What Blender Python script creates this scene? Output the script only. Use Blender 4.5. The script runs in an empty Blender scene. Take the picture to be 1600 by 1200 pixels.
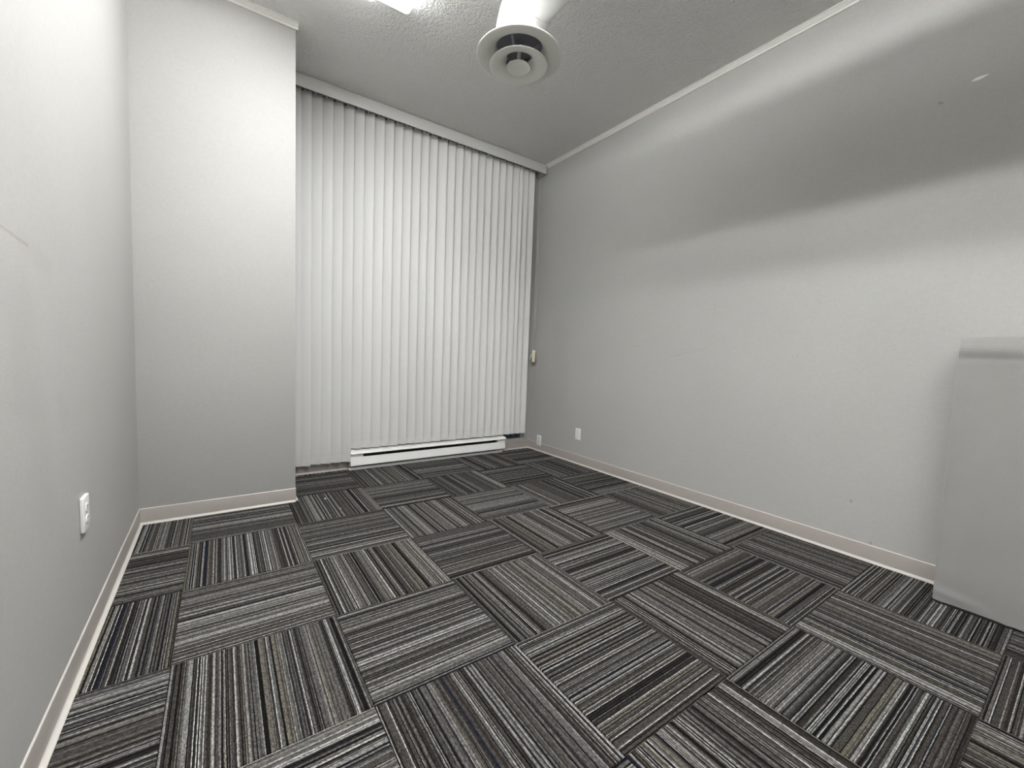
import bpy, bmesh, math, random
from mathutils import Vector, Matrix
random.seed(7)
S = bpy.context.scene
COL = S.collection
PI = math.pi

# ------------------------------------------------------------------ camera
F_PX = 653.75
yaw, pitch, roll = 0.6093, -0.0699, 0.0372
cam_d = bpy.data.cameras.new('camera')
cam_d.sensor_fit = 'HORIZONTAL'; cam_d.sensor_width = 36.0
cam_d.lens = F_PX / 1600 * 36.0
cam_d.clip_start = 0.02
cam = bpy.data.objects.new('camera', cam_d); COL.objects.link(cam)
fw = Vector((math.sin(yaw) * math.cos(pitch), math.cos(yaw) * math.cos(pitch), math.sin(pitch)))
rt = Vector((math.cos(yaw), -math.sin(yaw), 0)); up = rt.cross(fw)
r2 = math.cos(roll) * rt + math.sin(roll) * up
u2 = -math.sin(roll) * rt + math.cos(roll) * up
M = Matrix((r2, u2, -fw)).transposed().to_4x4()
M.translation = Vector((0.1402, -0.6505, 1.0356))
cam.matrix_world = M
S.camera = cam

# ------------------------------------------------------------------ world (night outside the window), exposure
W = bpy.data.worlds.new('night'); S.world = W; W.use_nodes = True
W.node_tree.nodes['Background'].inputs[0].default_value = (0.35, 0.45, 0.9, 1)
W.node_tree.nodes['Background'].inputs[1].default_value = 0.012
S.view_settings.view_transform = 'Standard'; S.view_settings.look = 'None'
S.view_settings.gamma = 1.0; S.view_settings.use_curve_mapping = False
S.view_settings.exposure = 0.0
S.cycles.max_bounces = 7; S.cycles.diffuse_bounces = 5; S.cycles.glossy_bounces = 2; S.cycles.transmission_bounces = 4
LENS = 85.0          # radiance of the lens lobes under the tubes

# ------------------------------------------------------------------ room dimensions (metres)
XR, YB, YC, XB, H = 2.984, 3.054, 2.4185, 0.5435, 3.035
YREAR = -2.6
def XL(y):                                   # the left wall runs a hair out of square
    return -0.246 + (2.47 - y) * 0.0085

# ------------------------------------------------------------------ node helpers
def new_mat(name):
    m = bpy.data.materials.new(name); m.use_nodes = True
    nt = m.node_tree; b = nt.nodes['Principled BSDF']
    return m, nt, b
def nd(nt, t, **kw):
    n = nt.nodes.new(t)
    for k, v in kw.items():
        if k in ('in_',):
            for i, x in v.items(): n.inputs[i].default_value = x
        else: setattr(n, k, v)
    return n
def math_n(nt, op, a, b=None, c=None):
    n = nt.nodes.new('ShaderNodeMath'); n.operation = op
    for i, v in enumerate((a, b, c)):
        if v is None: continue
        if isinstance(v, (int, float)): n.inputs[i].default_value = v
        else: nt.links.new(v, n.inputs[i])
    return n.outputs[0]
def mixc(nt, f, a, b, blend='MIX'):
    n = nt.nodes.new('ShaderNodeMix'); n.data_type = 'RGBA'; n.blend_type = blend
    for k, v in ((0, f), (6, a), (7, b)):
        if isinstance(v, (int, float)): n.inputs[k].default_value = v
        elif isinstance(v, tuple): n.inputs[k].default_value = (*v, 1) if len(v) == 3 else v
        else: nt.links.new(v, n.inputs[k])
    return n.outputs[2]
def bump(nt, b, h, strength=0.3, dist=0.002):
    n = nt.nodes.new('ShaderNodeBump'); n.inputs['Strength'].default_value = strength
    n.inputs['Distance'].default_value = dist
    nt.links.new(h, n.inputs['Height']); nt.links.new(n.outputs[0], b.inputs['Normal'])
def simple(name, col, rough=0.5, noise=0.0, nscale=40.0, spec=0.5, bstr=0.0, bscale=300.0):
    m, nt, b = new_mat(name)
    b.inputs['Roughness'].default_value = rough
    b.inputs['Specular IOR Level'].default_value = spec
    tc = nd(nt, 'ShaderNodeTexCoord')
    n = nd(nt, 'ShaderNodeTexNoise'); n.inputs['Scale'].default_value = nscale; n.inputs['Detail'].default_value = 3
    nt.links.new(tc.outputs['Object'], n.inputs['Vector'])
    lo = tuple(max(0, c * (1 - noise)) for c in col); hi = tuple(min(1, c * (1 + noise)) for c in col)
    nt.links.new(mixc(nt, n.outputs['Fac'], lo, hi), b.inputs['Base Color'])
    if bstr:
        k = nd(nt, 'ShaderNodeTexNoise'); k.inputs['Scale'].default_value = bscale
        nt.links.new(tc.outputs['Object'], k.inputs['Vector']); bump(nt, b, k.outputs['Fac'], bstr, 0.001)
    return m

# ------------------------------------------------------------------ materials
WALL_C = (0.425, 0.422, 0.407)
def wall_material(name, marks):
    """linen-look vinyl wall covering; marks = scuffs with a shape of their own: (p0, p1, width, colour, amount)"""
    m, nt, b = new_mat(name)
    b.inputs['Roughness'].default_value = 0.62; b.inputs['Specular IOR Level'].default_value = 0.25
    g = nd(nt, 'ShaderNodeNewGeometry'); pos = g.outputs['Position']
    big = nd(nt, 'ShaderNodeTexNoise'); big.inputs['Scale'].default_value = 1.6; big.inputs['Detail'].default_value = 4
    nt.links.new(pos, big.inputs['Vector'])
    col = mixc(nt, big.outputs['Fac'], tuple(c * 0.95 for c in WALL_C), tuple(c * 1.05 for c in WALL_C))
    def thread(sx, sz):
        mp = nd(nt, 'ShaderNodeMapping'); mp.inputs['Scale'].default_value = (sx, sx, sz)
        nt.links.new(pos, mp.inputs['Vector'])
        n = nd(nt, 'ShaderNodeTexNoise'); n.inputs['Scale'].default_value = 1; n.inputs['Detail'].default_value = 2
        nt.links.new(mp.outputs[0], n.inputs['Vector']); return n.outputs['Fac']
    t = math_n(nt, 'ADD', thread(420, 40), thread(40, 420))
    tf = math_n(nt, 'MULTIPLY_ADD', t, 0.16, 0.84)
    c = nd(nt, 'ShaderNodeCombineColor')
    for i in range(3): nt.links.new(tf, c.inputs[i])
    col = mixc(nt, 1.0, col, c.outputs[0], 'MULTIPLY')
    fine = nd(nt, 'ShaderNodeTexNoise'); fine.inputs['Scale'].default_value = 9; fine.inputs['Detail'].default_value = 3
    nt.links.new(pos, fine.inputs['Vector'])
    for p0, p1, w, mc, amt in marks:
        p0 = Vector(p0); p1 = Vector(p1); d = p1 - p0; L = d.length; d = d / L
        sub = nd(nt, 'ShaderNodeVectorMath', operation='SUBTRACT'); nt.links.new(pos, sub.inputs[0]); sub.inputs[1].default_value = p0
        dot = nd(nt, 'ShaderNodeVectorMath', operation='DOT_PRODUCT'); nt.links.new(sub.outputs[0], dot.inputs[0]); dot.inputs[1].default_value = d
        tcl = math_n(nt, 'MINIMUM', math_n(nt, 'MAXIMUM', dot.outputs['Value'], 0.0), L)
        sc = nd(nt, 'ShaderNodeVectorMath', operation='SCALE'); sc.inputs[0].default_value = d; nt.links.new(tcl, sc.inputs['Scale'])
        ds = nd(nt, 'ShaderNodeVectorMath', operation='DISTANCE'); nt.links.new(sub.outputs[0], ds.inputs[0]); nt.links.new(sc.outputs[0], ds.inputs[1])
        rel = math_n(nt, 'DIVIDE', ds.outputs['Value'], w)
        rel = math_n(nt, 'ADD', rel, math_n(nt, 'MULTIPLY_ADD', fine.outputs['Fac'], 0.8, -0.4))
        mr = nd(nt, 'ShaderNodeMapRange', interpolation_type='SMOOTHSTEP')
        mr.inputs[1].default_value = 0.25; mr.inputs[2].default_value = 1.0; mr.inputs[3].default_value = amt; mr.inputs[4].default_value = 0.0
        nt.links.new(rel, mr.inputs[0])
        col = mixc(nt, mr.outputs[0], col, mc)
    nt.links.new(col, b.inputs['Base Color'])
    bump(nt, b, t, 0.12, 0.0012)
    return m
DIRT = (0.30, 0.27, 0.25)
M_wall_left = wall_material('grey linen wall covering, scuffed', [
    ((-0.235, 0.55, 1.272), (-0.235, 0.84, 1.250), 0.007, (0.33, 0.28, 0.25), 0.8),
    ((-0.235, 0.80, 1.25), (-0.235, 0.98, 1.22), 0.045, DIRT, 0.12),
    ((-0.235, 0.78, 1.10), (-0.235, 0.80, 0.90), 0.13, DIRT, 0.12),
    ((-0.235, 0.86, 0.80), (-0.235, 0.90, 0.60), 0.12, DIRT, 0.09),
    ((-0.235, 1.05, 0.85), (-0.235, 1.08, 0.80), 0.06, DIRT, 0.10)])
M_wall_right = wall_material('grey linen wall covering, marked', [
    ((XR, 1.02, 1.13), (XR, 1.34, 1.06), 0.010, DIRT, 0.13),
    ((XR, 2.55, 0.55), (XR, 2.60, 1.25), 0.18, DIRT, 0.10),
    ((XR, 0.98, 1.43), (XR, 0.98, 1.44), 0.010, (0.2, 0.19, 0.18), 0.25),
    ((XR, 0.44, 1.09), (XR, 0.44, 1.095), 0.008, (0.2, 0.19, 0.18), 0.25),
    ((XR, 1.62, 1.14), (XR, 1.66, 1.15), 0.010, DIRT, 0.3),
    ((XR, 0.02, 0.10), (XR, 0.02, 0.105), 0.010, (0.2, 0.19, 0.18), 0.4),
    ((XR, 0.12, 0.30), (XR, 0.12, 0.305), 0.010, (0.2, 0.19, 0.18), 0.4),
    ((XR, -0.08, 2.31), (XR, -0.07, 2.318), 0.008, (0.12, 0.12, 0.11), 0.35)])
M_wall = wall_material('grey linen wall covering', [])

def ceiling_material():
    m, nt, b = new_mat('stippled ceiling paint')
    b.inputs['Roughness'].default_value = 0.45; b.inputs['Specular IOR Level'].default_value = 0.4
    g = nd(nt, 'ShaderNodeNewGeometry')
    v = nd(nt, 'ShaderNodeTexVoronoi', feature='SMOOTH_F1'); v.inputs['Scale'].default_value = 55
    n = nd(nt, 'ShaderNodeTexNoise'); n.inputs['Scale'].default_value = 120; n.inputs['Detail'].default_value = 3
    big = nd(nt, 'ShaderNodeTexNoise'); big.inputs['Scale'].default_value = 3
    for x in (v, n, big): nt.links.new(g.outputs['Position'], x.inputs['Vector'])
    h = math_n(nt, 'SUBTRACT', math_n(nt, 'MULTIPLY', n.outputs['Fac'], 1.4), v.outputs['Distance'])
    nt.links.new(mixc(nt, big.outputs['Fac'], (0.77, 0.765, 0.75), (0.82, 0.815, 0.80)), b.inputs['Base Color'])
    bump(nt, b, h, 0.85, 0.008)
    return m
M_ceil = ceiling_material()

def carpet_material():
    m, nt, b = new_mat('striped loop pile carpet')
    b.inputs['Roughness'].default_value = 0.95; b.inputs['Specular IOR Level'].default_value = 0.08
    tc = nd(nt, 'ShaderNodeTexCoord'); oi = nd(nt, 'ShaderNodeObjectInfo')
    # a little waviness of the yarn rows
    wob = nd(nt, 'ShaderNodeTexNoise'); wob.inputs['Scale'].default_value = 22
    nt.links.new(tc.outputs['Object'], wob.inputs['Vector'])
    sep = nd(nt, 'ShaderNodeSeparateXYZ'); nt.links.new(tc.outputs['Object'], sep.inputs[0])
    x = math_n(nt, 'ADD', sep.outputs[0], math_n(nt, 'MULTIPLY_ADD', wob.outputs['Fac'], 0.0022, -0.0011))
    y = sep.outputs[1]
    PITCH = 0.0028
    u = math_n(nt, 'DIVIDE', x, PITCH)
    seed = math_n(nt, 'FLOOR', math_n(nt, 'MULTIPLY', oi.outputs['Random'], 5000.0))
    row = math_n(nt, 'ADD', math_n(nt, 'FLOOR', u), seed)
    fr = math_n(nt, 'FRACT', u)
    def wn(v, off):
        n = nd(nt, 'ShaderNodeTexWhiteNoise', noise_dimensions='2D')
        c = nd(nt, 'ShaderNodeCombineXYZ'); nt.links.new(v, c.inputs[0]); c.inputs[1].default_value = off
        nt.links.new(c.outputs[0], n.inputs['Vector']); return n.outputs['Value']
    # neighbouring yarns often share a colour: pick the row of this yarn or of a pair / triple
    pair = math_n(nt, 'FLOOR', math_n(nt, 'DIVIDE', row, 2.0))
    trip = math_n(nt, 'FLOOR', math_n(nt, 'DIVIDE', row, 3.0))
    sel = wn(trip, 3.7)
    a = wn(row, 1.3); p2 = wn(pair, 7.1); p3 = wn(trip, 9.9)
    s1 = math_n(nt, 'GREATER_THAN', sel, 0.62); s2 = math_n(nt, 'GREATER_THAN', sel, 0.93)
    def lerp(f, p, q): return math_n(nt, 'ADD', p, math_n(nt, 'MULTIPLY', f, math_n(nt, 'SUBTRACT', q, p)))
    val = lerp(s2, lerp(s1, a, p2), math_n(nt, 'MULTIPLY_ADD', p3, 0.6, 0.25))
    ramp = nd(nt, 'ShaderNodeValToRGB'); cr = ramp.color_ramp; cr.interpolation = 'CONSTANT'
    stops = [(0.0, (0.0095, 0.009, 0.009)), (0.19, (0.034, 0.030, 0.028)), (0.37, (0.072, 0.065, 0.059)),
             (0.57, (0.125, 0.122, 0.117)), (0.75, (0.017, 0.019, 0.031)), (0.765, (0.170, 0.156, 0.126)),
             (0.82, (0.27, 0.267, 0.257)), (0.935, (0.46, 0.455, 0.44))]
    while len(cr.elements) < len(stops): cr.elements.new(0.5)
    for e, (p, c) in zip(cr.elements, stops): e.position = p; e.color = (*c, 1)
    nt.links.new(val, ramp.inputs[0])
    # loops: beads along each yarn, offset from row to row
    off = wn(row, 5.5)
    v = math_n(nt, 'ADD', math_n(nt, 'DIVIDE', y, 0.0062), math_n(nt, 'MULTIPLY', off, 10.0))
    bead = math_n(nt, 'ABSOLUTE', math_n(nt, 'SINE', math_n(nt, 'MULTIPLY', v, PI)))
    seg = nd(nt, 'ShaderNodeTexWhiteNoise', noise_dimensions='2D')
    cc = nd(nt, 'ShaderNodeCombineXYZ'); nt.links.new(row, cc.inputs[0]); nt.links.new(math_n(nt, 'FLOOR', v), cc.inputs[1])
    nt.links.new(cc.outputs[0], seg.inputs['Vector'])
    hump = math_n(nt, 'SINE', math_n(nt, 'MULTIPLY', fr, PI))
    # yarn fleck: loops differ in tone, twisted from two plies
    k = math_n(nt, 'MULTIPLY_ADD', seg.outputs['Value'], 0.9, 0.58)
    kc = nd(nt, 'ShaderNodeCombineColor')
    for i in range(3): nt.links.new(k, kc.inputs[i])
    col = mixc(nt, 1.0, ramp.outputs[0], kc.outputs[0], 'MULTIPLY')
    nt.links.new(col, b.inputs['Base Color'])
    h = math_n(nt, 'MULTIPLY', math_n(nt, 'POWER', hump, 0.6), math_n(nt, 'MULTIPLY_ADD', bead, 0.45, 0.55))
    bump(nt, b, h, 0.9, 0.004)
    return m
M_carpet = carpet_material()
M_screed = simple('dark adhesive backing', (0.03, 0.03, 0.03), 0.9, 0.2)
M_pale = simple('worn pale edge of the cove base', (0.54, 0.51, 0.475), 0.35, 0.05)  # highlight on toe and top edge painted in, together with scuffing
M_base = simple('taupe rubber cove base', (0.365, 0.332, 0.308), 0.35, 0.06, 30, 0.5)
M_trim = simple('white painted moulding', (0.74, 0.73, 0.69), 0.4, 0.03)
M_white = simple('white plastic', (0.80, 0.80, 0.78), 0.35, 0.02)
M_heat = simple('white enamelled steel', (0.86, 0.86, 0.84), 0.35, 0.02)
M_black = simple('black slot', (0.008, 0.008, 0.009), 0.6, 0.2)
M_fin = simple('dark heater fins', (0.03, 0.03, 0.03), 0.5, 0.4, 120)
M_duct = simple('white painted duct', (0.88, 0.88, 0.88), 0.4, 0.03, 20)
M_diff = simple('off-white diffuser enamel', (0.80, 0.80, 0.76), 0.38, 0.04, 12)
M_val = simple('pale grey valance', (0.66, 0.66, 0.64), 0.5, 0.03)
M_cord = simple('white cord', (0.62, 0.61, 0.58), 0.7, 0.05)
M_cream = simple('cream plastic', (0.80, 0.74, 0.56), 0.4, 0.03)
M_frame = simple('grey-white window frame', (0.55, 0.55, 0.56), 0.4, 0.05)
M_hole = simple('dark socket opening', (0.02, 0.02, 0.02), 0.5, 0.1)
M_chip = simple('bare plaster', (0.85, 0.84, 0.82), 0.8, 0.05)
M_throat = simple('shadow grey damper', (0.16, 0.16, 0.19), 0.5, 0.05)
M_steel = simple('galvanised steel', (0.5, 0.5, 0.5), 0.4, 0.1)

def vane_material():
    m, nt, b = new_mat('pale grey fabric-look vinyl')
    b.inputs['Roughness'].default_value = 0.6; b.inputs['Specular IOR Level'].default_value = 0.25
    tc = nd(nt, 'ShaderNodeTexCoord'); oi = nd(nt, 'ShaderNodeObjectInfo')
    mp = nd(nt, 'ShaderNodeMapping'); mp.inputs['Scale'].default_value = (500, 500, 60)
    nt.links.new(tc.outputs['Object'], mp.inputs[0])
    n = nd(nt, 'ShaderNodeTexNoise'); n.inputs['Scale'].default_value = 1; nt.links.new(mp.outputs[0], n.inputs[0])
    tone = math_n(nt, 'ADD', math_n(nt, 'MULTIPLY_ADD', oi.outputs['Random'], 0.05, 0.94), math_n(nt, 'MULTIPLY', n.outputs['Fac'], 0.06))
    c = nd(nt, 'ShaderNodeCombineColor')
    for i in range(3): nt.links.new(tone, c.inputs[i])
    # grime wiped on the lower hem
    g = nd(nt, 'ShaderNodeTexNoise'); g.inputs['Scale'].default_value = 7; nt.links.new(tc.outputs['Object'], g.inputs[0])
    sep = nd(nt, 'ShaderNodeSeparateXYZ'); nt.links.new(tc.outputs['Object'], sep.inputs[0])
    mr = nd(nt, 'ShaderNodeMapRange'); mr.inputs[1].default_value = 0.0; mr.inputs[2].default_value = 0.16; mr.inputs[3].default_value = 1; mr.inputs[4].default_value = 0
    nt.links.new(sep.outputs[2], mr.inputs[0])
    dirt = math_n(nt, 'MULTIPLY', mr.outputs[0], math_n(nt, 'MULTIPLY', math_n(nt, 'MAXIMUM', math_n(nt, 'SUBTRACT', g.outputs['Fac'], 0.45), 0.0), 2.2))
    base = mixc(nt, 1.0, (0.67, 0.668, 0.655), c.outputs[0], 'MULTIPLY')
    nt.links.new(mixc(nt, dirt, base, (0.33, 0.30, 0.26)), b.inputs['Base Color'])
    bump(nt, b, n.outputs['Fac'], 0.1, 0.0008)
    return m
M_vane = vane_material()

def fabric_material():
    m, nt, b = new_mat('grey woven upholstery')
    b.inputs['Roughness'].default_value = 0.9; b.inputs['Specular IOR Level'].default_value = 0.15
    b.inputs['Sheen Weight'].default_value = 0.15
    tc = nd(nt, 'ShaderNodeTexCoord')
    sep = nd(nt, 'ShaderNodeSeparateXYZ'); nt.links.new(tc.outputs['Object'], sep.inputs[0])
    K = 2 * PI / 0.0095
    p = math_n(nt, 'SINE', math_n(nt, 'MULTIPLY', math_n(nt, 'ADD', sep.outputs[1], sep.outputs[2]), K))
    q = math_n(nt, 'SINE', math_n(nt, 'MULTIPLY', math_n(nt, 'SUBTRACT', sep.outputs[1], sep.outputs[2]), K))
    w = math_n(nt, 'MULTIPLY_ADD', math_n(nt, 'MULTIPLY', p, q), 0.5, 0.5)
    n = nd(nt, 'ShaderNodeTexNoise'); n.inputs['Scale'].default_value = 5; n.inputs['Detail'].default_value = 4
    nt.links.new(tc.outputs['Object'], n.inputs[0])
    f = math_n(nt, 'ADD', math_n(nt, 'MULTIPLY', w, 0.7), math_n(nt, 'MULTIPLY', n.outputs['Fac'], 0.3))
    nt.links.new(mixc(nt, f, (0.205, 0.200, 0.193), (0.375, 0.368, 0.357)), b.inputs['Base Color'])
    bump(nt, b, w, 0.5, 0.0015)
    return m
M_fabric = fabric_material()

def emit_material(name, col, s):
    m = bpy.data.materials.new(name); m.use_nodes = True; nt = m.node_tree
    nt.nodes.clear(); e = nd(nt, 'ShaderNodeEmission'); o = nd(nt, 'ShaderNodeOutputMaterial')
    e.inputs[0].default_value = (*col, 1); e.inputs[1].default_value = s
    nt.links.new(e.outputs[0], o.inputs[0]); return m
LX0, LX1 = 0.37, 1.060
TUBE_X = (0.60, 0.83); LOBE = 0.026
M_tube = emit_material('lit fluorescent tube', (1.0, 1.0, 0.99), 2.0)
def lens_material():
    """lit acrylic lens: brightest in a strip under each tube, dimmer between and on the sides"""
    m = bpy.data.materials.new('lit acrylic lens'); m.use_nodes = True; nt = m.node_tree
    nt.nodes.clear(); o = nd(nt, 'ShaderNodeOutputMaterial'); e = nd(nt, 'ShaderNodeEmission')
    g = nd(nt, 'ShaderNodeNewGeometry'); sp = nd(nt, 'ShaderNodeSeparateXYZ'); nt.links.new(g.outputs['Position'], sp.inputs[0])
    tot = None
    for tx in TUBE_X:
        q = math_n(nt, 'LESS_THAN', math_n(nt, 'ABSOLUTE', math_n(nt, 'SUBTRACT', sp.outputs[0], tx)), LOBE + 0.001)
        tot = q if tot is None else math_n(nt, 'ADD', tot, q)
    side = math_n(nt, 'GREATER_THAN', math_n(nt, 'ABSOLUTE', math_n(nt, 'SUBTRACT', sp.outputs[0], (LX0 + LX1) / 2)), (LX1 - LX0) / 2 - 0.0235)
    lvl = math_n(nt, 'MULTIPLY_ADD', side, LENS * 0.12, LENS * 0.065)
    nt.links.new(math_n(nt, 'ADD', math_n(nt, 'MULTIPLY', tot, LENS * 0.935), lvl), e.inputs[1])
    e.inputs[0].default_value = (1.0, 1.0, 0.99, 1)
    nt.links.new(e.outputs[0], o.inputs[0]); return m
M_lens = lens_material()
M_lens2 = simple('white acrylic end', (0.85, 0.85, 0.85), 0.5)
def glass_material():
    m, nt, b = new_mat('night window glass')
    b.inputs['Base Color'].default_value = (0.9, 0.92, 1, 1); b.inputs['Roughness'].default_value = 0.02
    b.inputs['Transmission Weight'].default_value = 1.0; b.inputs['IOR'].default_value = 1.45
    return m
M_glass = glass_material()

# ------------------------------------------------------------------ mesh helpers
def finish(name, bm, mat, parent=None, smooth=None):
    bmesh.ops.recalc_face_normals(bm, faces=bm.faces[:])
    me = bpy.data.meshes.new(name); bm.to_mesh(me); bm.free()
    me.materials.append(mat)
    if smooth is not None:
        me.set_sharp_from_angle(angle=math.radians(smooth))
        for p in me.polygons: p.use_smooth = True
    o = bpy.data.objects.new(name, me); COL.objects.link(o)
    if parent: o.parent = parent
    return o
def tag(o, label=None, cat=None, group=None, kind=None):
    for k, v in (('label', label), ('category', cat), ('group', group), ('kind', kind)):
        if v: o[k] = v
    return o
def thing(name, label, cat, loc=(0, 0, 0), group=None, kind=None):
    o = bpy.data.objects.new(name, None); COL.objects.link(o); o.location = loc
    o.empty_display_size = 0.05
    return tag(o, label, cat, group, kind)
def box(bm, lo, hi, bev=0.0, seg=2):
    lo = Vector(lo); hi = Vector(hi)
    r = bmesh.ops.create_cube(bm, size=1)
    for v in r['verts']: v.co = lo + Vector(((v.co.x + .5) * (hi.x - lo.x), (v.co.y + .5) * (hi.y - lo.y), (v.co.z + .5) * (hi.z - lo.z)))
    if bev:
        es = {e for v in r['verts'] for e in v.link_edges}
        bmesh.ops.bevel(bm, geom=list(es), offset=bev, segments=seg, profile=0.5, affect='EDGES')
def boxo(name, lo, hi, mat, parent=None, bev=0.0, seg=2):
    bm = bmesh.new(); box(bm, lo, hi, bev, seg)
    return finish(name, bm, mat, parent, 40 if bev else None)
def prism(bm, poly, axis, a, b):
    """extrude a 2-D polygon: axis 'x': poly is (y,z); 'y': (x,z); 'z': (x,y)"""
    def P(q, t):
        return {'x': (t, q[0], q[1]), 'y': (q[0], t, q[1]), 'z': (q[0], q[1], t)}[axis]
    A = [bm.verts.new(P(q, a)) for q in poly]; B = [bm.verts.new(P(q, b)) for q in poly]
    n = len(poly)
    for i in range(n): bm.faces.new((A[i], A[(i + 1) % n], B[(i + 1) % n], B[i]))
    bm.faces.new(A[::-1]); bm.faces.new(B)
def lathe(bm, prof, c=(0, 0, 0), seg=64, closed=True):
    """revolve (r,z) profile about z; closed joins the last point to the first"""
    rings = []
    for r, z in prof:
        rings.append([bm.verts.new((c[0] + r * math.cos(2 * PI * k / seg), c[1] + r * math.sin(2 * PI * k / seg), c[2] + z)) for k in range(seg)] if r > 1e-6
                     else [bm.verts.new((c[0], c[1], c[2] + z))])
    idx = list(range(len(rings))); pairs = list(zip(idx, idx[1:])) + ([(idx[-1], 0)] if closed else [])
    for i, j in pairs:
        A, B = rings[i], rings[j]
        for k in range(seg):
            k2 = (k + 1) % seg
            if len(A) > 1 and len(B) > 1: bm.faces.new((A[k], A[k2], B[k2], B[k]))
            elif len(A) > 1: bm.faces.new((A[k], A[k2], B[0]))
            elif len(B) > 1: bm.faces.new((A[0], B[k2], B[k]))
def tube(bm, path, r, seg=24, cap=True):
    """pipe along a list of points, r a number or a list"""
    path = [Vector(p) for p in path]; rs = r if isinstance(r, (list, tuple)) else [r] * len(path)
    t0 = (path[1] - path[0]).normalized()
    n = t0.orthogonal().normalized(); rings = []
    for i, p in enumerate(path):
        t = (path[min(i + 1, len(path) - 1)] - path[max(i - 1, 0)]).normalized()
        n = (n - t * n.dot(t)).normalized(); bb = t.cross(n)
        rings.append([bm.verts.new(p + (n * math.cos(2 * PI * k / seg) + bb * math.sin(2 * PI * k / seg)) * rs[i]) for k in range(seg)])
    for A, B in zip(rings, rings[1:]):
        for k in range(seg): bm.faces.new((A[k], A[(k + 1) % seg], B[(k + 1) % seg], B[k]))
    if cap: bm.faces.new(rings[0][::-1]); bm.faces.new(rings[-1])

# ------------------------------------------------------------------ room shell
bm = bmesh.new(); box(bm, (-0.5, YREAR - 0.1, -0.12), (XR + 0.15, YB + 0.15, -0.0065))
floor = tag(finish('floor', bm, M_screed), 'floor of striped carpet tiles laid quarter-turned in a checkerboard', kind='structure')
bm = bmesh.new(); box(bm, (-0.5, YREAR - 0.1, H), (XR + 0.15, YB + 0.15, H + 0.12))
tag(finish('ceiling', bm, M_ceil), 'pale grey ceiling with a stippled texture', kind='structure')
bm = bmesh.new(); prism(bm, [(XL(YREAR), YREAR), (XL(YC), YC), (XL(YC) - 0.12, YC), (XL(YREAR) - 0.12, YREAR)], 'z', -0.0064, H - 0.0001)
tag(finish('wall_left', bm, M_wall_left), 'light grey left wall with a faint scuff line', kind='structure')
wall_right = None
bm = bmesh.new(); box(bm, (XR, YREAR, -0.0064), (XR + 0.12, YB + 0.12, H - 0.0001))
wall_right = tag(finish('wall_right', bm, M_wall_right), 'long grey right wall with bands of shadow from the duct', kind='structure')
bm = bmesh.new(); box(bm, (XL(YC) - 0.12, YC, -0.0064), (XB, YB + 0.12, H - 0.0001), 0.004)
tag(finish('wall_corner', bm, M_wall, None, 40), 'pale grey column boxed out of the left corner', kind='structure')
WX0, WX1, WZ0, WZ1 = 0.70, 2.905, 0.10, 2.90
bm = bmesh.new()
box(bm, (XB, YB, -0.0064), (WX0, YB + 0.12, H - 0.0001)); box(bm, (WX1, YB, -0.0064), (XR, YB + 0.12, H - 0.0001))
box(bm, (WX0, YB, -0.0064), (WX1, YB + 0.12, WZ0)); box(bm, (WX0, YB, WZ1), (WX1, YB + 0.12, H - 0.0001))
tag(finish('wall_back', bm, M_wall), 'grey back wall around the window behind the blinds', kind='structure')
bm = bmesh.new(); box(bm, (XL(YREAR) - 0.12, YREAR - 0.1, -0.0064), (XR + 0.12, YREAR, H - 0.0001))
tag(finish('wall_rear', bm, M_wall), 'grey rear wall of the room', kind='structure')

# window in the back wall: frame, mullion, panes, dark night outside
win = thing('window_1', 'dark night window hidden behind the vertical blinds', None, (WX0, YB + 0.05, WZ0), kind='structure')
def wpart(name, lo, hi, mat, bev=0.003):
    o = boxo(name, lo, hi, mat, None, bev); o.parent = win; o.matrix_parent_inverse = Matrix.Translation(win.location).inverted(); return o
fy0, fy1 = YB + 0.012, YB + 0.075
wpart('sill', (WX0, YB - 0.006, WZ0), (WX1, fy1, WZ0 + 0.018), M_frame)
wpart('jamb', (WX0, fy0, WZ0 + 0.018), (WX0 + 0.045, fy1, WZ1), M_frame)
wpart('jamb', (WX1 - 0.03, fy0, WZ0 + 0.018), (WX1, fy1, WZ1), M_frame)
wpart('head', (WX0 + 0.045, fy0, WZ1 - 0.045), (WX1 - 0.03, fy1, WZ1), M_frame)
wpart('mullion', (1.78, fy0, WZ0 + 0.018), (1.83, fy1, WZ1 - 0.045), M_frame)
wpart('pane', (WX0 + 0.045, YB + 0.045, WZ0 + 0.018), (1.78, YB + 0.051, WZ1 - 0.045), M_glass, 0)
wpart('pane', (1.83, YB + 0.045, WZ0 + 0.018), (WX1 - 0.03, YB + 0.051, WZ1 - 0.045), M_glass, 0)

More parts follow.
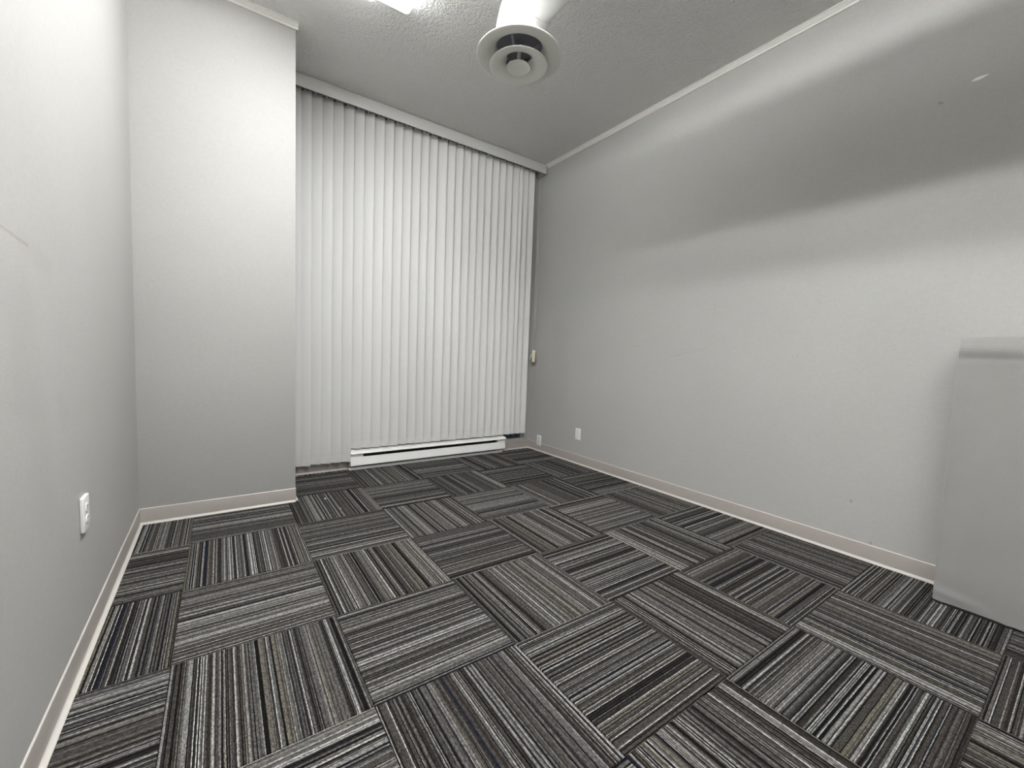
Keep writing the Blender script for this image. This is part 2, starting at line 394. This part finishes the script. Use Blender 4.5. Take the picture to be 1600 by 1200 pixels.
# rubber cove base: thin sheet with a rounded top and a toe curling out onto the carpet
BH = 0.088
PROF_BODY = [(0, 0.012), (0, BH), (0.0030, BH), (0.0042, BH - 0.003), (0.0042, 0.0165), (0.0046, 0.0125)]
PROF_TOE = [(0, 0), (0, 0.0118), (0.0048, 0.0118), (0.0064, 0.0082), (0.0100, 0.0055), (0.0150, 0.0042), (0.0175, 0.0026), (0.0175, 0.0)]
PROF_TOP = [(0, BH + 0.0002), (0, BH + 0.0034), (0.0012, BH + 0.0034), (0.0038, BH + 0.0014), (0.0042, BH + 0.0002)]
def baseboard(name, p0, p1, nrm, label, d0=0.0, d1=0.0):
    """run of cove base from p0 to p1 (floor points on the wall), nrm points into the room; d0/d1 mitre by thickness"""
    p0 = Vector((*p0, 0)); p1 = Vector((*p1, 0)); n = Vector((*nrm, 0)).normalized(); d = (p1 - p0).normalized()
    root = None
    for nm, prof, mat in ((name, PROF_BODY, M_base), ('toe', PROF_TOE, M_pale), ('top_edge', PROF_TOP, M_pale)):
        bm = bmesh.new()
        A = [bm.verts.new(p0 + n * q[0] + d * (d0 * q[0]) + Vector((0, 0, q[1]))) for q in prof]
        B = [bm.verts.new(p1 + n * q[0] - d * (d1 * q[0]) + Vector((0, 0, q[1]))) for q in prof]
        m = len(prof)
        for i in range(m): bm.faces.new((A[i], A[(i + 1) % m], B[(i + 1) % m], B[i]))
        bm.faces.new(A[::-1]); bm.faces.new(B)
        o = finish(nm, bm, mat, root, 35)
        if root is None: root = tag(o, label, kind='structure')
    return root
e = 0.0002
ln = (1.0, -0.0085)
lw = lambda y: (XL(y) + e, y)
baseboard('baseboard_left', lw(YREAR + e), lw(2.29), ln, 'taupe cove base along the left wall')
baseboard('baseboard_corner', lw(2.2915), lw(YC - e), ln, 'short wrapped piece of taupe cove base at the left corner', 0, 1)
baseboard('baseboard_column', (XL(YC) + e, YC - e), (XB - 0.001, YC - e), (0, -1), 'taupe cove base on the column face', 1, 0)
baseboard('baseboard_return', (XB + e, YC + 0.001), (XB + e, YB - e), (1, 0), 'taupe cove base on the column side', 0, 1)
baseboard('baseboard_back', (XB + e, YB - e), (XR - e, YB - e), (0, -1), 'taupe cove base under the window', 1, 1)
baseboard('baseboard_right', (XR - e, YB - e), (XR - e, YREAR + e), (-1, 0), 'taupe cove base along the right wall', 1, 0)

# ceiling mouldings
def moulding(name, p0, p1, nrm, label):
    prof = [(0, -0.036), (0.007, -0.036), (0.009, -0.030), (0.009, -0.024), (0.013, -0.021), (0.020, -0.012), (0.022, -0.008), (0.027, -0.006), (0.027, 0), (0, 0)]
    p0 = Vector((*p0, H - 0.0003)); p1 = Vector((*p1, H - 0.0003)); n = Vector((*nrm, 0)).normalized()
    bm = bmesh.new()
    A = [bm.verts.new(p0 + n * a + Vector((0, 0, b))) for a, b in prof]; B = [bm.verts.new(p1 + n * a + Vector((0, 0, b))) for a, b in prof]
    m = len(prof)
    for i in range(m): bm.faces.new((A[i], A[(i + 1) % m], B[(i + 1) % m], B[i]))
    bm.faces.new(A[::-1]); bm.faces.new(B)
    return tag(finish(name, bm, M_trim), label, kind='structure')
moulding('trim_1', (XL(YC) + 0.001, YC - e), (XB + 0.012, YC - e), (0, -1), 'thin white ceiling moulding over the column')
moulding('trim_2', (XR - e, 2.905), (XR - e, YREAR + e), (-1, 0), 'thin white ceiling moulding along the right wall')

# bare plaster scrape on the right wall
bm = bmesh.new()
pts = [(-0.170, 2.3655), (-0.185, 2.3740), (-0.200, 2.3745), (-0.214, 2.3735), (-0.226, 2.3705), (-0.212, 2.3655), (-0.200, 2.3620), (-0.188, 2.3610)]
prism(bm, pts, 'x', XR - 0.0012, XR - 0.0002)
o = finish('plaster_scrape', bm, M_chip, wall_right); o['label'] = 'white scrape of bare plaster'

# ------------------------------------------------------------------ carpet tiles: each its own piece, children of the floor
T = 0.5
full = None
cells = []
for i in range(-1, 6):
    for j in range(-6, 7):
        x0, x1, y0, y1 = i * T, (i + 1) * T, j * T, (j + 1) * T
        ymax = YB - 0.009; xmax = XR - 0.009
        poly = [(x0, y0), (x1, y0), (x1, y1), (x0, y1)]
        cells.append((i, j, poly))
def clip(poly, a, b, c):                       # keep a*x+b*y<=c
    out = []
    for k in range(len(poly)):
        p, q = poly[k], poly[(k + 1) % len(poly)]
        fp, fq = a * p[0] + b * p[1] - c, a * q[0] + b * q[1] - c
        if fp <= 0: out.append(p)
        if fp * fq < 0:
            t = fp / (fp - fq); out.append((p[0] + t * (q[0] - p[0]), p[1] + t * (q[1] - p[1])))
    return out
def tile_mesh(poly):
    bm = bmesh.new()
    vs = [bm.verts.new((*p, -0.006)) for p in poly]
    f = bm.faces.new(vs); bm.normal_update()
    r = bmesh.ops.extrude_face_region(bm, geom=[f])
    top = [g for g in r['geom'] if isinstance(g, bmesh.types.BMVert)]
    for v in top: v.co.z = 0.0
    te = [ed for ed in bm.edges if all(v in top for v in ed.verts)]
    bmesh.ops.bevel(bm, geom=te, offset=0.0016, segments=1, profile=0.5, affect='EDGES')
    bmesh.ops.recalc_face_normals(bm, faces=bm.faces[:])
    me = bpy.data.meshes.new('carpet_tile'); bm.to_mesh(me); bm.free(); me.materials.append(M_carpet)
    return me
def inset(poly, g=0.0007):
    cx = sum(p[0] for p in poly) / len(poly); cy = sum(p[1] for p in poly) / len(poly)
    return [(x - math.copysign(g, x - cx), y - math.copysign(g, y - cy)) for x, y in poly]
full_mesh = tile_mesh(inset([(-.25, -.25), (.25, -.25), (.25, .25), (-.25, .25)]))
toe = 0.010
for i, j, poly in cells:
    cx, cy = (i + .5) * T, (j + .5) * T
    pieces = poly
    P = clip(pieces, 1, 0, XR - toe); P = clip(P, 0, 1, YB - toe) if P else P
    P = clip(P, 0, -1, -(YREAR + 0.002)) if P else P
    P = clip(P, -1, -0.0085, -(XL(0) + toe)) if P else P
    if P and cy > 2.0:
        if i < 1: P = clip(P, 0, 1, YC - toe)
        elif i == 1 and j == 5: P = clip(P, -1, 0, -(XB + toe))
        elif i == 1 and j == 4:
            P = [(x0_, y0_) for x0_, y0_ in [(0.5, 2.0), (1.0, 2.0), (1.0, 2.5), (XB + toe, 2.5), (XB + toe, YC - toe), (0.5, YC - toe)]]
        elif i == 1 and j == 6: P = clip(P, -1, 0, -(XB + toe))
    if len(P) < 3: continue
    along_y = (i + j) % 2 != 0
    isfull = len(P) == 4 and all(abs(a[0] - b[0]) < 1e-9 and abs(a[1] - b[1]) < 1e-9 for a, b in zip(sorted(P), sorted(poly)))
    rot = (0 if along_y else PI / 2) + (PI if random.random() < .5 else 0)
    jit = math.radians(random.uniform(-0.22, 0.22)) if isfull else 0
    if isfull: me = full_mesh
    else:
        c, s = math.cos(-rot), math.sin(-rot)
        L = [(round(c * (x - cx) - s * (y - cy), 6), round(s * (x - cx) + c * (y - cy), 6)) for x, y in P]
        xs = [q[0] for q in L]; ys = [q[1] for q in L]
        if min(max(xs) - min(xs), max(ys) - min(ys)) < 0.006: continue
        me = tile_mesh(inset(L) if len(L) == 4 else L)
    o = bpy.data.objects.new('carpet_tile', me); COL.objects.link(o); o.parent = floor
    o.location = (cx + (random.uniform(-.0015, .0015) if isfull else 0), cy + (random.uniform(-.0015, .0015) if isfull else 0), random.uniform(-0.0004, 0.0))
    o.rotation_euler = (0, 0, rot + jit)

# ------------------------------------------------------------------ vertical blind
blind = thing('vertical_blind', 'closed pale grey vertical blind with long vanes under a valance', 'blind', (1.75, 2.965, H))
def bpart(o):
    o.parent = blind; o.matrix_parent_inverse = Matrix.Translation(blind.location).inverted(); return o
VY = 2.995
VX0, VX1 = XB + 0.004, 2.962
VZ0, VZ1 = 2.936, 3.026
bm = bmesh.new()
box(bm, (VX0, 2.905, VZ0), (VX1, 2.911, VZ1), 0.0015)
bpart(finish('valance', bm, M_val, None, 40))
bpart(boxo('valance_return', (VX1 - 0.006, 2.9112, VZ0), (VX1, YB - 0.002, VZ1), M_val, None, 0.0012))
bpart(boxo('head_rail', (XB + 0.02, VY - 0.02, 2.985), (2.93, VY + 0.02, 3.015), M_white, None, 0.003))
bpart(boxo('mounting_board', (XB + 0.01, 2.9115, 3.0155), (2.95, YB - 0.003, 3.033), M_val, None, 0.001))
redge = [0.650, 0.722, 0.797, 0.875, 0.953, 1.033, 1.114, 1.195, 1.277, 1.357, 1.437, 1.516, 1.597, 1.674, 1.756, 1.853,
         1.934, 2.016, 2.098, 2.176, 2.255, 2.334, 2.416, 2.496, 2.576, 2.656, 2.700, 2.780, 2.862]
WV = 0.098
def vane(k, xr):
    long_ = k < 6
    z0 = (0.084 if long_ else 0.187) + random.uniform(-0.003, 0.003); z1 = 2.962
    ang = math.radians((31 - 0.12 * k) + random.uniform(-1.5, 1.5))
    if k == 26: ang = math.radians(44)
    if k in (27, 28): ang = math.radians(24)
        # cross-section: bowed strip, convex to the room; right edge swings into the room
    NS, NZ = 8, 14
    bow = 0.005
    ca, sa = math.cos(ang), math.sin(ang)
    xc = xr - WV / 2 * ca
    tw = [random.uniform(-1, 1) for _ in range(3)]
    bm = bmesh.new(); F = []; B = []
    for iz in range(NZ + 1):
        t = iz / NZ; z = (z1 - z0) * t
        da = math.radians(1.6) * (tw[0] * math.sin(PI * t * 1.0) + tw[1] * math.sin(PI * t * 3 + tw[2]) * 0.5 + tw[2] * (1 - t) * 0.8)
        c2, s2 = math.cos(ang + da), math.sin(ang + da)
        rf, rb = [], []
        for i in range(NS + 1):
            s = (i / NS - .5) * WV; q = i / NS * 2 - 1
            d = -bow * (1 - q * q)
            x = s * c2 + d * s2 * -1; y = -s * s2 + d * c2
            nx, ny = s2, c2
            rf.append(bm.verts.new((x, y, z))); rb.append(bm.verts.new((x + nx * 0.0007, y + ny * 0.0007, z)))
        F.append(rf); B.append(rb)
    for a in range(NZ):
        for i in range(NS):
            bm.faces.new((F[a][i], F[a][i + 1], F[a + 1][i + 1], F[a + 1][i])); bm.faces.new((B[a][i + 1], B[a][i], B[a + 1][i], B[a + 1][i + 1]))
        for i, fl in ((0, 1), (NS, 0)): bm.faces.new((F[a][i], B[a][i], B[a + 1][i], F[a + 1][i]))
    for a in (0, NZ):
        for i in range(NS): bm.faces.new((F[a][i], F[a][i + 1], B[a][i + 1], B[a][i]))
    o = finish('vane', bm, M_vane, None, 50)
    o.location = (xc, VY + (0.004 if k == 26 else 0), z0)
    bpart(o)
    hk = boxo('vane_hook', (xc - 0.006, VY - 0.006, z1 - 0.003), (xc + 0.006, VY + 0.006, 2.986), M_white, None, 0.001); bpart(hk)
for k, x in enumerate(redge): vane(k, 0.14 + (x - 0.14) * 1.0017)
# control cords and their weight by the right wall
CX, CY = 2.945, 2.966
for dx, dy, b_ in ((0.0, 0.0, 1.09), (-0.012, 0.012, 1.09)):
    bm = bmesh.new()
    tube(bm, [(CX + dx, CY + dy, 3.01), (CX + dx, CY + dy + 0.001, 2.2), (CX + dx * 1.1, CY + dy, b_)], 0.0016, 8)
    bpart(finish('cord', bm, M_cord, None, 60))
bm = bmesh.new(); box(bm, (CX - 0.024, CY - 0.012, 0.962), (CX + 0.008, CY + 0.016, 1.092), 0.006, 3)
wt = bpart(finish('cord_weight', bm, M_cream, None, 40)); wt['label'] = 'cream cord weight'
bm = bmesh.new()
tube(bm, [(CX - 0.016, CY, 1.096), (CX - 0.030, CY + 0.004, 1.06), (CX - 0.046, CY + 0.012, 1.015), (CX - 0.052, CY + 0.014, 0.985)], [0.003, 0.004, 0.004, 0.003], 8)
bpart(finish('cord_tail', bm, M_cord, None, 60))

# ------------------------------------------------------------------ electric baseboard heater
HX0, HX1 = 1.030, 2.600
heater = thing('baseboard_heater', 'white electric baseboard heater low on the wall below the blind', 'heater', ((HX0 + HX1) / 2, 3.0, 0))
def hpart(o):
    o.parent = heater; o.matrix_parent_inverse = Matrix.Translation(heater.location).inverted(); return o
yb = YB - 0.018
bm = bmesh.new()                                            # back plate and sloping top cover with turned-down lip
prism(bm, [(yb, 0.020), (yb, 0.178), (2.9540, 0.163), (2.9440, 0.150), (2.9460, 0.147), (2.9570, 0.158), (yb - 0.003, 0.173), (yb - 0.003, 0.020)], 'x', HX0, HX1)
hpart(finish('top_cover', bm, M_heat, None, 30))
def cap(x0, x1):
    bm = bmesh.new()
    prism(bm, [(yb - 0.004, 0.028), (yb - 0.004, 0.170), (2.9605, 0.1565), (2.9600, 0.150), (2.9600, 0.130), (2.9640, 0.124), (2.9540, 0.050), (2.9580, 0.043), (2.9700, 0.040)], 'x', x0, x1)
    return hpart(finish('end_cap', bm, M_heat, None, 30))
cap(HX0 + 0.001, HX0 + 0.105); cap(HX1 - 0.095, HX1 - 0.001)
bm = bmesh.new()                                            # front panel between the end caps
prism(bm, [(2.9625, 0.112), (2.9535, 0.050), (2.9580, 0.043), (2.9660, 0.041), (2.9660, 0.043), (2.9600, 0.047), (2.9560, 0.052), (2.9650, 0.111), (2.9720, 0.115), (2.9710, 0.117)], 'x', HX0 + 0.1055, HX1 - 0.0955)
hpart(finish('front_panel', bm, M_heat, None, 30))
hpart(boxo('base_plate', (HX0 - 0.004, 2.990, 0.001), (HX1 - 0.012, 2.994, 0.026), M_heat, None, 0.001))
hpart(boxo('element_housing', (HX0 + 0.106, 2.999, 0.012), (HX1 - 0.096, yb - 0.005, 0.163), M_black))
for k in range(30):
    x = HX0 + 0.125 + k * (HX1 - HX0 - 0.25) / 29
    hpart(boxo('fin', (x, 2.9905, 0.050), (x + 0.0016, 2.9985, 0.150), M_fin))

# ------------------------------------------------------------------ wall plates
def outlet(name, label, kind, loc, rotz, proud=0.006, h=0.114, w=0.070):
    """local frame: plate in the XZ plane, facing -Y"""
    root = thing(name, label, 'outlet', loc); root.rotation_euler = (0, 0, rotz)
    bm = bmesh.new(); box(bm, (-w / 2, -proud, -h / 2), (w / 2, -0.0004, h / 2), min(0.0028, proud * .45), 3)
    finish('plate', bm, M_white, root, 40)
    if kind == 'duplex':
        for s in (-1, 1):
            bm = bmesh.new(); zc = s * 0.0195
            poly = [(0.0165 * math.cos(a) , zc + max(-0.0135, min(0.0135, 0.0165 * math.sin(a)))) for a in [2 * PI * k / 28 for k in range(28)]]
            prism(bm, poly, 'y', -proud - 0.0022, -proud + 0.001)
            rec = finish('receptacle', bm, M_white, root, 40)
            for x_, hh in ((-0.0064, 0.009), (0.0064, 0.0075)):
                boxo('slot', (x_ - 0.0011, -proud - 0.0026, zc + 0.0005), (x_ + 0.0011, -proud - 0.0020, zc + 0.0005 + hh), M_hole, rec)
            bm = bmesh.new(); prism(bm, [(0.0024 * math.cos(2 * PI * k / 12), zc - 0.0068 + 0.0024 * math.sin(2 * PI * k / 12)) for k in range(12)], 'y', -proud - 0.0026, -proud - 0.0020)
            finish('ground_hole', bm, M_hole, rec)
        zs = (0.0,)
    else:
        for s in (-1, 1):
            bm = bmesh.new(); box(bm, (-0.009, -proud - 0.0015, s * 0.014 - 0.0095 + 0.006), (0.009, -proud + 0.001, s * 0.014 + 0.0095 + 0.006), 0.001)
            j = finish('jack', bm, M_white, root, 40)
            boxo('port', (-0.0058, -proud - 0.0020, s * 0.014 + 0.001), (0.0058, -proud - 0.0010, s * 0.014 + 0.0115), M_hole, j)
        zs = (-0.042, 0.042)
    for z in zs:
        bm = bmesh.new(); prism(bm, [(0.0032 * math.cos(2 * PI * k / 14), z + 0.0032 * math.sin(2 * PI * k / 14)) for k in range(14)], 'y', -proud - 0.0014, -proud + 0.001)
        finish('screw', bm, M_steel, root, 40)
    return root
outlet('power_outlet', 'white duplex outlet on the left wall, near the column', 'duplex', (XL(1.232) , 1.232, 0.468), PI / 2 + 0.0085, 0.011)
outlet('power_outlet', 'white duplex outlet on the right wall above the cove base', 'duplex', (XR, 2.270, 0.290), -PI / 2, 0.006)
outlet('data_outlet', 'white data outlet with dark ports, at the right corner by the heater', 'data', (XR - 0.0044, 2.861, 0.117), -PI / 2, 0.006)

# ------------------------------------------------------------------ ventilation duct with round diffuser
DX, DY, DZ = 1.388, 1.183, 2.53          # rim centre of the diffuser
PR, PZ = 0.124, 2.762                    # pipe radius and axis height of the horizontal run
duct = thing('ventilation_duct', 'white round ventilation duct with an elbow and a circular diffuser under the ceiling', 'duct', (DX, DY, H))
def dpart(o, par=None):
    o.parent = par or duct; o.matrix_parent_inverse = Matrix.Translation(duct.location).inverted(); return o
RB = 0.165
path = [(DX, DY, DZ + 0.03), (DX, DY, PZ - RB)]
for k in range(1, 13):
    a = k / 12 * PI / 2
    path.append((DX, DY - RB * (1 - math.cos(a)), PZ - RB + RB * math.sin(a)))
yE = DY - RB
bm = bmesh.new(); tube(bm, path, PR, 48, False); dpart(finish('elbow', bm, M_duct, None, 40))
bm = bmesh.new(); tube(bm, [(DX, yE + 0.03, PZ), (DX, yE - 0.9, PZ), (DX, YREAR + 0.004, PZ)], PR + 0.003, 48); dpart(finish('pipe', bm, M_duct, None, 40))
def bead(y, w=0.008, h=0.004):
    bm = bmesh.new()
    tube(bm, [(DX, y + w, PZ), (DX, y + w * .4, PZ), (DX, y - w * .4, PZ), (DX, y - w, PZ)], [PR + 0.003, PR + 0.003 + h, PR + 0.003 + h, PR + 0.003], 48)
    return dpart(finish('joint_band', bm, M_duct, None, 50))
for a0 in (0.95,):                                      # seam between the elbow gores
    pa = []
    for d in (-0.022, -0.008, 0.008, 0.022):
        a = a0 + d; pa.append((DX, DY - RB * (1 - math.cos(a)), PZ - RB + RB * math.sin(a)))
    bm = bmesh.new(); tube(bm, pa, [PR - 0.001, PR + 0.003, PR + 0.003, PR - 0.001], 48); dpart(finish('seam', bm, M_duct, None, 30))
bead(yE + 0.026, 0.006, 0.0035); bead(yE - 0.92); bead(yE - 2.1)
for y in (yE - 0.55, yE - 1.9):                         # hanger straps up to the ceiling
    bm = bmesh.new()
    ring = [(DX + (PR + 0.005) * math.cos(a), (PR + 0.005) * math.sin(a)) for a in [PI * k / 24 for k in range(-24, 1)]]
    out = [(x, PZ + z) for x, z in ring]
    R1 = PR + 0.0035; R2 = PR + 0.0055
    outer = [(DX + R2 * math.cos(a), PZ + R2 * math.sin(a)) for a in [-PI + PI * k / 24 for k in range(25)]] + [(DX + R2, H - 0.001)]
    inner = [(DX + R1, H - 0.001)] + [(DX + R1 * math.cos(a), PZ + R1 * math.sin(a)) for a in [-PI * k / 24 for k in range(25)]]
    prism(bm, [(DX - R2, H - 0.001)] + outer + inner + [(DX - R1, H - 0.001)], 'y', y - 0.012, y + 0.012)
    dpart(finish('hanger_strap', bm, M_steel))
# diffuser: outer bell, middle cone, centre dish, spokes  (z measured from the rim)
c0 = (DX, DY, DZ)
bm = bmesh.new()
lathe(bm, [(PR + 0.003, 0.055), (PR + 0.003, 0.040), (0.150, 0.034), (0.185, 0.022), (0.206, 0.008), (0.2135, 0.001), (0.2145, -0.002), (0.212, -0.0045),
           (0.203, -0.0050), (0.186, -0.0045), (0.168, -0.001), (0.151, 0.006), (0.136, 0.016), (0.124, 0.028), (0.116, 0.042), (0.114, 0.055)], c0, 72)
outer = dpart(finish('diffuser_bell', bm, M_diff, None, 50))
bm = bmesh.new(); lathe(bm, [(0.0, 0.060), (PR - 0.005, 0.060), (PR - 0.005, 0.0565), (0, 0.0565)], c0, 48, False)
dpart(finish('throat_plate', bm, M_throat, None, 50))  # plate closing the throat, its dark grey paints the shade inside
LOW = -0.046
bm = bmesh.new()
lathe(bm, [(0.060, LOW + 0.048), (0.068, LOW + 0.030), (0.084, LOW + 0.015), (0.106, LOW + 0.005), (0.134, LOW + 0.000), (0.1440, LOW - 0.001), (0.1462, LOW + 0.001), (0.144, LOW + 0.004),
           (0.130, LOW + 0.006), (0.107, LOW + 0.011), (0.088, LOW + 0.020), (0.074, LOW + 0.033), (0.065, LOW + 0.049)], c0, 72)
dpart(finish('diffuser_cone', bm, M_diff, None, 50))
bm = bmesh.new()
lathe(bm, [(0.0, LOW + 0.003), (0.020, LOW + 0.0025), (0.040, LOW - 0.001), (0.052, LOW - 0.005), (0.0570, LOW - 0.007), (0.0585, LOW - 0.005), (0.056, LOW), (0.043, LOW + 0.009), (0.020, LOW + 0.014), (0.010, LOW + 0.020), (0.010, 0.075), (0.0, 0.075)], c0, 56, False)
dpart(finish('center_dish', bm, M_diff, None, 50))
for k in range(4):
    a = k * PI / 2 + 0.62
    p0 = Vector((DX, DY, DZ + 0.055)); d = Vector((math.cos(a), math.sin(a), 0)); s = Vector((-d.y, d.x, 0))
    bm = bmesh.new()
    pr_ = [(0.009, 0.0), (0.066, -0.072), (0.074, -0.072), (0.080, -0.050), (PR - 0.005, -0.006), (PR - 0.005, 0.008), (0.076, -0.030), (0.009, 0.014)]
    A = [bm.verts.new(p0 + d * r + s * 0.006 + Vector((0, 0, z))) for r, z in pr_]; B = [bm.verts.new(p0 + d * r - s * 0.006 + Vector((0, 0, z))) for r, z in pr_]
    n = len(pr_)
    for i in range(n): bm.faces.new((A[i], A[(i + 1) % n], B[(i + 1) % n], B[i]))
    bm.faces.new(A[::-1]); bm.faces.new(B)
    dpart(finish('bracket', bm, M_throat))

# ------------------------------------------------------------------ ceiling fluorescent fixtures
def fixture(y0, y1, label):
    root = thing('ceiling_light', label, 'light', ((LX0 + LX1) / 2, (y0 + y1) / 2, H), 'fluorescent ceiling lights')
    def lp(o): o.parent = root; o.matrix_parent_inverse = Matrix.Translation(root.location).inverted(); return o
    x0, x1, zt = LX0, LX1, H - 0.0005
    lp(boxo('back_plate', (x0, y0, zt - 0.008), (x1, y1, zt), M_white))
    for a, b_ in ((y0, y0 + 0.004), (y1 - 0.004, y1)):
        bm = bmesh.new(); prism(bm, [(x0 + 0.004, zt - 0.0085), (x0 + 0.008, zt - 0.050), (x0 + 0.026, zt - 0.0622), (x1 - 0.026, zt - 0.0622), (x1 - 0.008, zt - 0.050), (x1 - 0.004, zt - 0.0085)], 'y', a, b_)
        lp(finish('end_plate', bm, M_lens2))
    bm = bmesh.new(); zl = zt - 0.052
    zf = zt - 0.062
    pl = [(x0 + 0.002, zt - 0.009), (x0 + 0.006, zt - 0.050), (x0 + 0.024, zf)]
    for tx in TUBE_X:                                   # the lens bulges in a half-round lobe under each tube
        pl += [(tx - LOBE * math.cos(PI * k / 12), zf - LOBE * math.sin(PI * k / 12)) for k in range(13)]
    pl += [(x1 - 0.024, zf), (x1 - 0.006, zt - 0.050), (x1 - 0.002, zt - 0.009)]
    A = [bm.verts.new((q[0], y0 + 0.0045, q[1])) for q in pl]; B = [bm.verts.new((q[0], y1 - 0.0045, q[1])) for q in pl]
    for i in range(len(pl) - 1): bm.faces.new((A[i], A[i + 1], B[i + 1], B[i]))
    bm.faces.new(A); bm.faces.new(B[::-1])
    lp(finish('lens', bm, M_lens))
    for xt in TUBE_X:
        bm = bmesh.new(); tube(bm, [(xt, y0 + 0.03, zl + 0.012), (xt, y1 - 0.03, zl + 0.012)], 0.013, 16)
        lp(finish('tube', bm, M_tube, None, 60))
        for ya, yb_ in ((y0 + 0.0045, y0 + 0.0295), (y1 - 0.0295, y1 - 0.0045)):
            lp(boxo('lamp_holder', (xt - 0.012, ya, zl - 0.008), (xt + 0.012, yb_, zt - 0.0085), M_white, None, 0.002))
    return root
fixture(0.58, 1.845, 'bright fluorescent ceiling fixture beside the duct, cut by the top edge')
fixture(-0.645, 0.575, 'added unseen second fluorescent ceiling fixture in the row, over the middle of the room')  # added out of view to carry light further into the room
fixture(-1.870, -0.650, 'added unseen third fluorescent ceiling fixture in the row, at the rear of the room')  # also added, unseen, evens the light towards the rear

# ------------------------------------------------------------------ fabric screen at the right edge
screen = thing('fabric_screen', 'grey woven fabric covered screen standing against the right wall', 'screen', (2.86, -0.9, 0))
def spart(o): o.parent = screen; o.matrix_parent_inverse = Matrix.Translation(screen.location).inverted(); return o
X0, X1, SY1, SY0 = 2.752, XR - 0.035, -0.262, -1.65
def padded(name, xf, xb, z0, z1, rr, lean=0.0, pucker=0.0):
    """upholstered slab with soft rounded front edges, front face towards -X"""
    NY, NZ = 70, 130
    bm = bmesh.new(); G = []
    for a in range(NZ + 1):
        tz = a / NZ; z = z0 + (z1 - z0) * tz; row = []
        for i in range(NY + 1):
            ty = i / NY; y = SY0 + (SY1 - SY0) * ty
            de = min(y - SY0, SY1 - y); dz = min((z - z0) * 1.5 if z0 > 0.05 else 9, z1 - z)
            d = max(0.0, 1 - min(de, dz) / rr)
            x = xf + rr * (1 - math.sqrt(max(0, 1 - d * d))) * 0.9 + lean * tz
            if pucker:
                x -= 0.007 * math.exp(-((z - 1.128) / 0.030) ** 2); x += 0.022 * max(0.0, (z - 1.125) / 0.058) ** 2; x += 0.003 * math.exp(-((z - 1.092) / 0.010) ** 2)
                dy = SY1 - y
                x += pucker * 0.006 * math.exp(-((z - 0.055 + dy * 0.12) / 0.020) ** 2) * math.exp(-((dy - 0.06) / 0.08) ** 2) * -1
                x += pucker * 0.012 * math.exp(-(z / 0.10) ** 2) * (0.5 + 0.5 * math.sin(dy * 11 + 0.5))
                x += 0.0025 * math.sin(z * 6 + dy * 5) + 0.002 * math.sin(dy * 17 + z * 3)
            row.append(bm.verts.new((x, y, z + (0.0016 * math.sin(i * 2.1) if a == 0 and pucker else 0))))
        G.append(row)
    for a in range(NZ):
        for i in range(NY): bm.faces.new((G[a][i], G[a][i + 1], G[a + 1][i + 1], G[a + 1][i]))
    Bv = {}
    def back(v):
        if v not in Bv: Bv[v] = bm.verts.new((xb, v.co.y, v.co.z))
        return Bv[v]
    rim = G[0] + [r[-1] for r in G[1:]] + G[-1][-2::-1] + [r[0] for r in G[-2:0:-1]]
    for a, b_ in zip(rim, rim[1:] + rim[:1]): bm.faces.new((a, b_, back(b_), back(a)))
    bm.faces.new([back(v) for v in rim][::-1])
    return spart(finish(name, bm, M_fabric, None, 60))
padded('cover', X0, X1, 0.010, 1.183, 0.008, 0.0, 1.0)
spart(boxo('plinth', (X0 + 0.012, SY0 + 0.01, 0.0005), (X1 - 0.01, SY1 - 0.008, 0.0105), M_black))

# ------------------------------------------------------------------ crumbs on the carpet
def crumb(loc, r, label):
    bm = bmesh.new(); bmesh.ops.create_icosphere(bm, subdivisions=2, radius=r)
    for v in bm.verts: v.co *= random.uniform(0.75, 1.15); v.co.z *= 0.7
    o = finish('paper_crumb', bm, M_chip); o.location = loc; tag(o, label, 'crumb')
crumb((0.719, 2.365, 0.0046), 0.0070, 'larger white paper crumb on the carpet by the column')
crumb((0.767, 2.134, 0.0024), 0.0038, 'tiny white speck on the carpet, nearer than the larger crumb')
